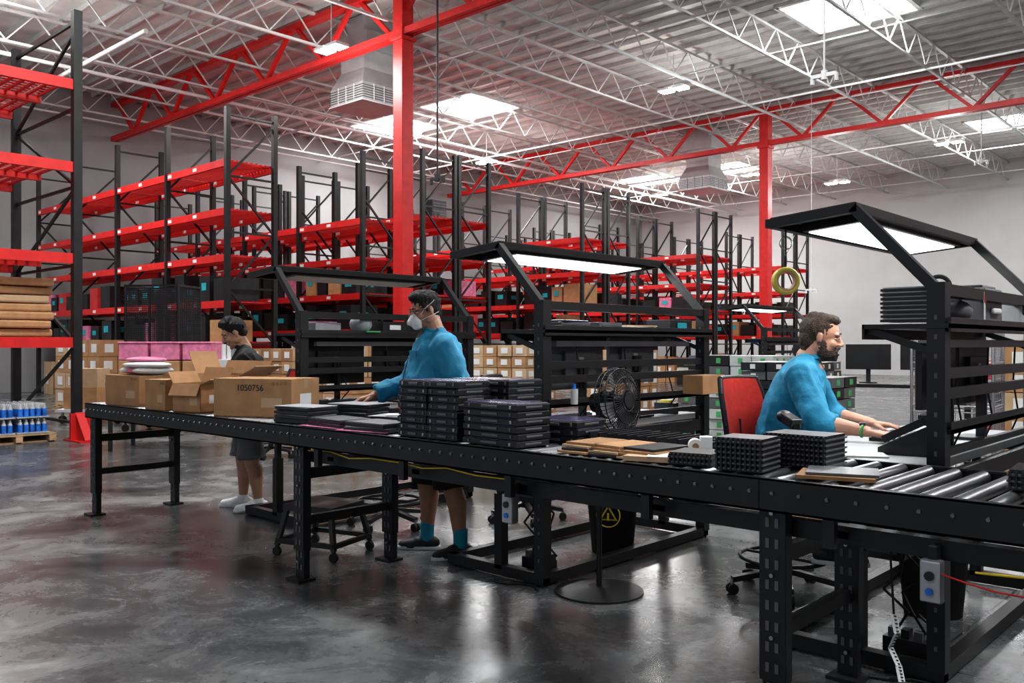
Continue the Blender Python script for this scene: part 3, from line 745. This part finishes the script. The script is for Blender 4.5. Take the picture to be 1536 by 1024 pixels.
# ------------------------------------------------------------------ PEOPLE
def cap(p,q,r1,r2,n=14,k=4):
    p=Vector(p);q=Vector(q);d=q-p
    x=d.normalized() if d.length>1e-6 else Vector((1,0,0));up=Vector((0,0,1)) if abs(x.z)<.95 else Vector((0,1,0))
    y=up.cross(x).normalized();z=x.cross(y);vs=[p-x*r1];fs=[];rings=[]
    for i in range(1,k+1): t=pi/2*i/k;rings.append((p-x*r1*math.cos(t),r1*math.sin(t)))
    for i in range(k,0,-1): t=pi/2*i/k;rings.append((q+x*r2*math.cos(t),r2*math.sin(t)))
    for c,r in rings:
        for j in range(n): a=2*pi*j/n;vs.append(c+y*math.cos(a)*r+z*math.sin(a)*r)
    vs.append(q+x*r2);last=len(vs)-1;m=len(rings)
    for j in range(n):
        j2=(j+1)%n;fs.append((0,1+j2,1+j));o=1+(m-1)*n;fs.append((last,o+j,o+j2))
        for i in range(m-1): a=1+i*n;fs.append((a+j,a+j2,a+n+j2,a+n+j))
    return vs,fs
def tube(p,q,r1,r2,n=18):
    p=Vector(p);q=Vector(q);x=(q-p).normalized();up=Vector((0,0,1)) if abs(x.z)<.95 else Vector((0,1,0))
    y=up.cross(x).normalized();z=x.cross(y);vs=[];fs=[]
    for c,r in((p,r1),(q,r2)):
        for j in range(n): a=2*pi*j/n;vs.append(c+y*math.cos(a)*r+z*math.sin(a)*r)
    for j in range(n): j2=(j+1)%n;fs.append((j,j2,n+j2,n+j))
    fs.append(tuple(range(n))[::-1]);fs.append(tuple(range(n,2*n)));return vs,fs
def loft(rings,n=28):
    vs=[];fs=[]
    for cx,cy,cz,rx,ry in rings:
        for j in range(n):
            a=2*pi*j/n;c,s=math.cos(a),math.sin(a)
            vs.append(Vector((cx+rx*math.copysign(abs(c)**.85,c),cy+ry*math.copysign(abs(s)**.85,s),cz)))
    m=len(rings)
    for i in range(m-1):
        for j in range(n): j2=(j+1)%n;fs.append((i*n+j,i*n+j2,(i+1)*n+j2,(i+1)*n+j))
    fs.append(tuple(range(n))[::-1]);fs.append(tuple(range((m-1)*n,m*n)));return vs,fs
def xf(pr,M): return [M@Vector(v) for v in pr[0]],pr[1]
def blob(name,prims,voxel,m,parent,smooth=5,wr=0,wrs=9,clampz=None,ws=(1,1,1)):
    vs=[];fs=[]
    for v,f in prims:
        o=len(vs);vs+=[tuple(q) for q in v];fs+=[[k+o for k in ff] for ff in f]
    me=bpy.data.meshes.new(name+'_src');me.from_pydata(vs,[],fs)
    o=bpy.data.objects.new(name,me);S.collection.objects.link(o)
    r=o.modifiers.new('r','REMESH');r.mode='VOXEL';r.voxel_size=voxel
    if smooth: s=o.modifiers.new('s','SMOOTH');s.factor=.5;s.iterations=smooth
    dg=bpy.context.evaluated_depsgraph_get();nm=bpy.data.meshes.new_from_object(o.evaluated_get(dg))
    o.modifiers.clear();o.data=nm;nm.name=name
    for p in nm.polygons:p.use_smooth=True
    if wr:
        ns=[v.normal.copy() for v in nm.vertices]
        for v,nn in zip(nm.vertices,ns):
            p=Vector((v.co.x*ws[0],v.co.y*ws[1],v.co.z*ws[2]))*wrs
            a=noise.noise(p)+.5*noise.noise(p*2.1);a2=1-abs(noise.noise(p*.8+Vector((3,1,7))))*4
            v.co+=nn*(a*wr+max(0,a2)*wr*1.1)
    if clampz is not None:
        for v in nm.vertices:
            if v.co.z<clampz: v.co.z=clampz
    nm.materials.clear();nm.materials.append(m);nm.update();o.parent=parent
    return o
def hand_prims(wr,d,up,side,curl=.35,spread=1,scale=1.0):
    d=Vector(d).normalized();up=Vector(up);up=(up-d*up.dot(d)).normalized();y=up.cross(d)
    M=Matrix((d,y,up)).transposed().to_4x4();M.translation=Vector(wr)
    P=[];s=side;k=scale
    kn={'i':(.092,.031,.002),'m':(.096,.010,.005),'r':(.092,-.011,.003),'p':(.083,-.031,-.002)}
    L={'i':(.042,.026,.02),'m':(.047,.030,.021),'r':(.043,.028,.02),'p':(.034,.021,.018)}
    Rr={'i':(.0098,.0088,.0078),'m':(.0100,.009,.008),'r':(.0095,.0086,.0076),'p':(.0085,.0077,.0068)}
    sp={'i':.10,'m':.02,'r':-.06,'p':-.16}
    P.append(cap((-.03,0,0),(.0,0,0),.026,.025));
    for f,(x,yy,z) in kn.items():
        P.append(cap((.0,yy*.55*s,0),(x,yy*s,z-.003),.016,.0125))
        a=0;p=Vector((x,yy*s,z-.002))
        for j in range(3):
            a+=curl*(.7,1.1,.8)[j];dd=Vector((math.cos(a)*math.cos(sp[f]*spread),math.cos(a)*math.sin(sp[f]*spread)*s,-math.sin(a)))
            q=p+dd*L[f][j];P.append(cap(p,q,Rr[f][j],Rr[f][j]-.0006,10,3));p=q
    P.append(cap((.045,.0,-.008),(.06,-.0,-.008),.017,.015))
    t0=Vector((.018,.018*s,-.006));t1=Vector((.05,.045*s,-.016));t2=Vector((.08,.056*s,-.026));t3=Vector((.103,.054*s,-.036))
    P.append(cap(t0,t1,.017,.0125));P.append(cap(t1,t2,.0115,.0105,10,3));P.append(cap(t2,t3,.0105,.0085,10,3))
    return [( [M@(Vector(v)*k) for v in vs],fs) for vs,fs in P]
SKIN1=mat('skin_tan',(.38,.20,.125),.5,0,.08,vs=20);SKIN2=mat('skin_light',(.46,.24,.165),.5,0,.08,vs=20);SKIN3=mat('skin_warm',(.44,.25,.16),.5,0,.08,vs=20)
HAIRB=mat('hair_black',(.010,.009,.008),.45,0,.5,vs=60,bump=.8,bs=160,stretch=(1,3,1));HAIRN=mat('hair_brown',(.045,.024,.014),.5,0,.5,vs=60,bump=.8,bs=160,stretch=(1,3,1))
TEAL=mat('teal_jacket_cloth',(.012,.195,.33),.75,0,.12,vs=5,bump=.3,bs=22)
JBK=mat('black_jacket_cloth',(.006,.006,.007),.75,0,.3,bump=.3,bs=25)
SHB=mat('black_shorts_cloth',(.009,.009,.010),.85);SHG=mat('grey_shorts_cloth',(.17,.17,.18),.85);JEANS=mat('dark_trousers_cloth',(.015,.017,.025),.85)
TEE=mat('white_tee_cloth',(.5,.5,.5),.8);OLV=mat('olive_tee_cloth',(.09,.085,.04),.8)
SOCK=mat('teal_sock',(.02,.24,.34),.85);SHOEB=mat('black_shoe',(.013,.013,.014),.6);SHOEW=mat('white_shoe',(.62,.62,.62),.5);SOLEW=mat('shoe_sole',(.55,.55,.55),.6)
GLV=mat('cyan_glove',(.04,.33,.5),.45);EYEW=mat('eye_white',(.5,.48,.46),.3);IRIS=mat('iris_dark',(.02,.012,.01),.2)
LIP=mat('lips',(.33,.12,.10),.45);MASK=mat('respirator_white',(.68,.68,.67),.7);GLASS=mat('clear_lens',(.9,.95,.95),.05,alpha=.10)
def person(name,loc,yaw,J):
    E=bpy.data.objects.new(name,None);S.collection.objects.link(E);E.location=loc;E.rotation_euler=(0,0,yaw)
    skin=J['skin'];hc=Vector(J['head']);HM=Matrix.Translation(hc)@Matrix.Rotation(J.get('hyaw',0),4,'Z')@Matrix.Rotation(J.get('pitch',0),4,'Y')
    def H(pr): return xf(pr,HM)
    nb=Vector(J['neck'])
    P=[ell((-.012,0,.035),(.099,.077,.086)),ell((.022,0,-.028),(.068,.062,.088)),ell((.03,0,-.075),(.055,.050,.042)),ell((.072,0,-.099),(.018,.022,.016)),
       cap((.086,0,.018),(.110,0,-.022),.008,.0125),ell((.100,.011,-.026),(.012,.009,.008)),ell((.100,-.011,-.026),(.012,.009,.008)),
       ell((.079,.028,.029),(.016,.03,.010)),ell((.079,-.028,.029),(.016,.03,.010)),ell((.06,.036,-.025),(.026,.024,.026)),ell((.06,-.036,-.025),(.026,.024,.026)),
       ell((.082,0,-.058),(.014,.026,.016)),ell((.0,.055,-.05),(.04,.014,.035)),ell((.0,-.055,-.05),(.04,.014,.035))]
    for s in(-1,1):
        R=Matrix.Rotation(s*.35,3,'Z')
        P.append(ell((-.012,s*.080,-.002),(.018,.007,.031),R));P.append(ell((-.008,s*.078,-.024),(.010,.007,.012),R))
    P=[H(p) for p in P]
    P.append(cap(HM@Vector((-.02,0,-.055)),nb,.055*J.get('nk',1),.062));P.append(cap(nb,nb-Vector((0,0,.06)),.065,.09))
    blob('head_and_neck',P,.0045,skin,E,smooth=3)
    b=B('face_details');b.M=HM
    for s in(-1,1):
        b.ball((.0755,s*.031,.006),(.0125,.0135,.0068),EYEW,n=16);b.ball((.0865,s*.0315,.006),(.003,.0052,.0052),IRIS)
        b.cyl((.0885,s*.017,.0122),(.082,s*.044,.0112),.0032,skin,8);b.cyl((.088,s*.018,-.001),(.080,s*.043,.000),.0028,skin,8)
        b.cyl((.093,s*.014,.034),(.094,s*.03,.038),.004,J['hair'],8);b.cyl((.094,s*.03,.038),(.083,s*.05,.034),.0036,J['hair'],8)
    if not J.get('mask'):
        b.ball((.094,0,-.053),(.006,.019,.0035),LIP);b.ball((.092,0,-.060),(.007,.017,.0045),LIP)
    if J.get('glasses'):
        for s in(-1,1):
            b.box((.107,s*.032,.004),(.003,.05,.036),GLASS);b.cyl((.108,s*.007,.022),(.106,s*.058,.022),.0022,BLK2,8)
            b.cyl((.106,s*.058,.02),(.07,s*.078,.018),.0022,BLK2,8);b.cyl((.07,s*.078,.018),(-.015,s*.084,.012),.0022,BLK2,8)
            b.path([(.108,s*.008,.022),(.108,s*.009,-.012),(.107,s*.045,-.014),(.106,s*.058,.005),(.106,s*.058,.022)],.0014,GRY,6)
        b.cyl((.108,-.01,.018),(.108,.01,.018),.002,BLK2,8)
    if J.get('earring'):
        for s in(-1,1): b.tor((-.008,s*.09,-.032),(0,1,0),.009,.003,BLK,16,6)
    b.done(parent=E)
    if J.get('mask'):
        Q=[ell((.087,0,-.05),(.044,.052,.054)),cap((.1,0,-.01),(.12,0,-.045),.014,.028),ell((.085,0,-.085),(.035,.042,.024))]
        blob('respirator_mask',[H(q) for q in Q],.004,MASK,E,smooth=4)
        b=B('mask_straps');b.M=HM
        for s in(-1,1):
            b.path([(.07,s*.05,-.05),(.02,s*.074,-.04),(-.05,s*.07,-.03),(-.1,s*.03,-.025)],.0025,MASK,6)
            b.path([(.08,s*.045,-.03),(.03,s*.078,.02),(-.04,s*.082,.05),(-.09,s*.04,.08)],.0025,MASK,6)
        b.cyl((.137,-.012,-.05),(.145,-.012,-.05),.012,LGRY,14);b.done(parent=E)
    blob('hair',[H(p) for p in J['hairp']],.005,J['hair'],E,smooth=2,wr=.0035,wrs=55,ws=(1,1,.5))
    if J.get('beard'):
        Q=[ell((.036,0,-.082),(.058,.056,.042)),ell((.076,0,-.098),(.024,.029,.022)),ell((.01,.052,-.055),(.03,.018,.05)),ell((.01,-.052,-.055),(.03,.018,.05)),cap((.090,-.026,-.048),(.100,0,-.041),.008,.0075),cap((.090,.026,-.048),(.100,0,-.041),.008,.0075),cap((.088,.027,-.048),(.08,.03,-.08),.010,.014),cap((.088,-.027,-.048),(.08,-.03,-.08),.010,.014),ell((.088,0,-.078),(.016,.028,.011))]
        blob('beard',[H(q) for q in Q],.0045,J['hair'],E,smooth=2,wr=.002,wrs=70)
    P=[loft(J['rings'])]
    tr=J.get('armr',1)
    for sd in('R','L'):
        sh,el,wr=[Vector(J[q+sd]) for q in('sh','el','wr')]
        cu=el+(wr-el)*J.get('cuff',.85)
        nbb=Vector((sh.x*.6+nb.x*.4,sh.y*.35,nb.z-.035))
        P+=[cap(nbb,sh,.058,.072*tr),cap(sh,el,.076*tr,.059*tr),tube(el,cu,.060*tr,.049*tr),cap(el,el+(wr-el)*.1,.060*tr,.059*tr)]
    blob('jacket',P,.010,J['top'],E,smooth=5,wr=.010,wrs=10,ws=(1,1,.8))
    b=B('jacket_collar')
    for k in range(2): b.tor(nb+Vector((.004,0,-.012+k*.012)),(-.25,0,1),.068+.004*(1-k),.010,J['top'],28,8)
    b.tor(nb,(-.25,0,1),.062,.006,J['tee'],28,8)
    if J.get('front'): b.path([Vector(p) for p in J['front']],.003,LENSG,6)
    if J.get('pocket'):
        for c,n_ in J['pocket']:
            b.box(c,(.012,.10,.11),J['top'],rz=n_);b.box(Vector(c)+Vector((0,0,.055)),(.016,.10,.008),J['top'],rz=n_)
    b.done(parent=E)
    if 'teeP' in J: blob('tee_shirt',[ell(*q) for q in J['teeP']],.008,J['tee'],E,smooth=3)
    for sd in('R','L'):
        el,wr=Vector(J['el'+sd]),Vector(J['wr'+sd]);s=1 if sd=='R' else -1
        P=hand_prims(wr,J['hd'+sd],J['hu'+sd],s,J.get('curl',.35))
        if J.get('gloves'):
            blob('hand_'+sd,P+[cap(wr-(wr-el).normalized()*.05,wr,.034,.029)],.0032,GLV,E,smooth=2)
            blob('forearm_'+sd,[cap(el,wr,.043,.028)],.007,skin,E)
        else:
            mid=el+(wr-el)*.35
            blob('forearm_and_hand_'+sd,P+[cap(el,mid,.044,.045),cap(mid,wr,.045,.027)],.0034,skin,E,smooth=2)
    if J.get('watch'):
        el,wr=Vector(J['elR']),Vector(J['wrR']);d=(wr-el).normalized();b=B('wristband');b.tor(wr-d*.03,d,.029,.008,GREEN,20,8);b.box(wr-d*.03+Vector((0,0,.034)),(.03,.03,.012),BLK2);b.done(parent=E)
    P=[loft(J['pelvis'])]
    for sd in('R','L'):
        hp_,kn,hem=[Vector(J[q+sd]) for q in('hip','kn','hem')]
        P+=[cap(hp_,kn*.3+hp_*.7,.105,.1)]+[tube(hp_,hem,.105,J.get('hemr',.088))]
        if J.get('seated'): P+=[cap(hp_,kn,.1,.068),cap(kn,kn+(Vector(J['an'+sd])-kn)*.75,.066,.05),tube(kn,kn+(Vector(J['an'+sd])-kn)*.9,.064,.052)]
    blob('trousers' if J.get('seated') else 'shorts',P,.011,J['bot'],E,smooth=5,wr=.006,wrs=9)
    P=[];lg=J.get('legr',1)
    for sd in('R','L'):
        hp_,kn,an=[Vector(J[q+sd]) for q in('hip','kn','an')]
        bk=Vector((-.02,0,0));calf=kn+(an-kn)*.3+bk
        P+=[cap(hp_*.4+kn*.6,kn,.075*lg,.058*lg),cap(kn,calf,.056*lg,.061*lg),cap(calf,kn+(an-kn)*.7+bk*.4,.060*lg,.044*lg),cap(kn+(an-kn)*.7+bk*.4,an,.044*lg,.037),ell(kn+Vector((.03,0,.0)),(.03,.035,.04))]
    blob('legs',P,.008,skin,E,smooth=4)
    for sd in('R','L'):
        an=Vector(J['an'+sd]);t=J.get('toe'+sd,0);d=Vector((math.cos(t),math.sin(t),0));z=J.get('footz',0)
        if J.get('sock'): blob('sock_'+sd,[tube(an+Vector((0,0,.10)),an+Vector((0,0,-.03)),.049,.047)],.006,J['sock'],E)
        a=Vector((an.x,an.y,z))
        P=[cap(a-d*.045+Vector((0,0,.045)),a+d*.06+Vector((0,0,.045)),.042,.044),cap(a+d*.06+Vector((0,0,.035)),a+d*.165+Vector((0,0,.025)),.046,.036),cap(a+Vector((0,0,.045)),an+Vector((0,0,-.005)),.045,.047),ell(a+d*.1+Vector((0,0,.02)),(.07,.048,.03),Matrix.Rotation(t,3,'Z'))]
        blob('shoe_'+sd,P,.006,J['shoe'],E,smooth=3,clampz=z+.012)
        P=[cap(a-d*.05+Vector((0,0,.01)),a+d*.06+Vector((0,0,.01)),.045,.047),cap(a+d*.06+Vector((0,0,.01)),a+d*.17+Vector((0,0,.01)),.049,.038)]
        o=blob('sole_'+sd,P,.006,J.get('sole',SOLEW),E,smooth=1,clampz=z+.001)
        for v in o.data.vertices: v.co.z=min(v.co.z,z+.024)
    return E
hair_short=[ell((-.020,0,.047),(.100,.0815,.088)),ell((.02,0,.108),(.068,.062,.036)),ell((.048,0,.108),(.034,.052,.024)),ell((-.05,0,-.01),(.06,.068,.055))]
hair_tall=hair_short+[ell((.045,.01,.120),(.036,.05,.028)),ell((0,0,.127),(.06,.055,.03))]
hair_back=[ell((-.028,0,.044),(.100,.082,.090)),ell((.010,0,.104),(.074,.060,.030)),ell((-.03,0,.112),(.07,.056,.026)),ell((-.07,0,-.015),(.05,.068,.07)),ell((-.07,0,-.06),(.035,.055,.04))]
person('man_in_teal_jacket_with_mask',(-4.37,4.02,0),math.radians(-126),dict(
 skin=SKIN1,hair=HAIRB,hairp=hair_short,mask=True,glasses=True,head=(.095,.0,1.625),pitch=.30,hyaw=.26,neck=(.03,0,1.485),nk=1.1,
 rings=[(0,0,.80,.19,.23),(.01,0,.92,.21,.245),(.03,0,1.05,.22,.25),(.03,0,1.18,.205,.246),(.02,0,1.30,.185,.24),(.02,0,1.39,.155,.215),(.03,0,1.46,.095,.135),(.035,0,1.49,.06,.07)],
 shR=(.04,-.225,1.375),shL=(.0,.23,1.375),elR=(.19,-.29,1.13),elL=(-.10,.325,1.12),wrR=(.43,-.23,1.05),wrL=(.14,.32,1.02),hdR=(.9,.05,-.25),hdL=(1,-.1,-.2),huR=(.2,0,1),huL=(.2,0,1),
 armr=1.25,cuff=.92,top=TEAL,tee=OLV,teeP=[((.105,0,1.43),(.05,.045,.06))],bot=SHB,pocket=[((.185,.10,1.30),.35)],
 pelvis=[(0,0,.72,.15,.19),(0,0,.82,.17,.205),(0,0,.95,.17,.205)],hipR=(.02,-.105,.84),hipL=(-.02,.105,.84),hemR=(.07,-.12,.46),hemL=(-.06,.13,.46),hemr=.115,legr=1.12,
 knR=(.08,-.12,.48),knL=(-.06,.13,.48),anR=(.07,-.13,.09),anL=(-.12,.15,.09),toeR=-.3,toeL=.3,sock=SOCK,shoe=SHOEB,curl=.4,
 front=[(.125,0,1.42),(.212,0,1.3),(.245,0,1.18),(.260,0,1.05),(.225,0,.9)]))
person('man_in_black_jacket',(-6.74,4.0,0),math.radians(-122),dict(
 skin=SKIN3,hair=HAIRB,hairp=hair_tall,head=(.12,0,1.49),pitch=.48,hyaw=.08,neck=(.04,0,1.37),
 rings=[(0,0,.78,.14,.19),(.0,0,.92,.15,.195),(.0,0,1.05,.15,.195),(.01,0,1.17,.145,.20),(.015,0,1.27,.125,.19),(.025,0,1.34,.085,.115),(.035,0,1.37,.055,.065)],
 shR=(.02,-.19,1.27),shL=(.02,.19,1.27),elR=(.04,-.25,1.03),elL=(.02,.26,1.03),wrR=(.27,-.11,1.12),wrL=(.27,.12,1.12),hdR=(.8,.45,.1),hdL=(.8,-.45,.05),huR=(-.1,-.3,1),huL=(-.1,.3,1),
 armr=1.12,cuff=.95,top=JBK,tee=TEE,teeP=[((.095,0,1.30),(.05,.045,.09))],bot=SHG,gloves=True,curl=.55,
 pelvis=[(0,0,.70,.12,.16),(0,0,.8,.13,.175),(0,0,.9,.13,.17)],hipR=(.01,-.095,.80),hipL=(-.01,.095,.80),hemR=(.05,-.115,.44),hemL=(-.02,.115,.44),hemr=.11,legr=1.1,
 knR=(.06,-.11,.46),knL=(-.01,.11,.46),anR=(.05,-.12,.085),anL=(-.08,.12,.085),toeR=-.25,toeL=.2,shoe=SHOEW,sole=SOLEW,front=[(.10,.03,1.33),(.165,.05,1.2),(.155,.03,1.0)]))
b=B('hard_drive_part');b.box((-6.94,3.73,1.155),(.12,.09,.02),LGRY,rz=.4);b.box((-6.94,3.73,1.168),(.1,.07,.006),BLK2,rz=.4);b.done(bev=.003)
person('seated_man_in_teal_jacket',(-2.24,4.70,0),math.radians(20),dict(
 skin=SKIN2,hair=HAIRN,hairp=hair_back,beard=True,earring=True,seated=True,head=(.195,0,1.435),pitch=.17,hyaw=.06,neck=(.12,0,1.325),nk=1.08,
 rings=[(-.03,0,.64,.15,.19),(-.02,0,.76,.165,.20),(.0,0,.9,.16,.195),(.03,0,1.03,.155,.198),(.06,0,1.14,.148,.205),(.085,0,1.23,.13,.195),(.10,0,1.29,.09,.125),(.112,0,1.325,.06,.068)],
 shR=(.10,-.20,1.225),shL=(.10,.20,1.225),elR=(.20,-.30,.99),elL=(.22,.27,.99),wrR=(.44,-.355,.955),wrL=(.45,.15,.96),hdR=(1,-.2,-.10),hdL=(1,-.2,-.08),huR=(.1,0,1),huL=(.1,0,1),
 armr=1.14,cuff=.35,top=TEAL,tee=OLV,bot=JEANS,watch=True,curl=.28,
 pelvis=[(-.02,0,.68,.12,.17),(-.02,0,.72,.135,.18),(-.02,0,.82,.13,.17)],hipR=(0,-.10,.775),hipL=(0,.10,.775),hemR=(.25,-.12,.75),hemL=(.25,.12,.75),hemr=.08,
 knR=(.42,-.13,.73),knL=(.42,.13,.73),anR=(.24,-.13,.31),anL=(.24,.13,.31),footz=.215,shoe=SHOEB))

# ------------------------------------------------------------------ world, camera
w=bpy.data.worlds.new('world');S.world=w;w.use_nodes=True
bg=w.node_tree.nodes['Background'];bg.inputs[0].default_value=(.82,.88,1,1);bg.inputs[1].default_value=.55
c=bpy.data.cameras.new('camera');co=bpy.data.objects.new('camera',c);S.collection.objects.link(co)
co.location=(0,0,1.4);co.rotation_euler=(pi/2,0,math.radians(42.7));c.sensor_width=36;c.lens=31.0;c.shift_y=4/1536;c.clip_end=200
S.camera=co
try: S.view_settings.view_transform='Standard'
except Exception as e: print(e)
try: S.view_settings.look='Medium High Contrast'
except Exception as e: print(e)
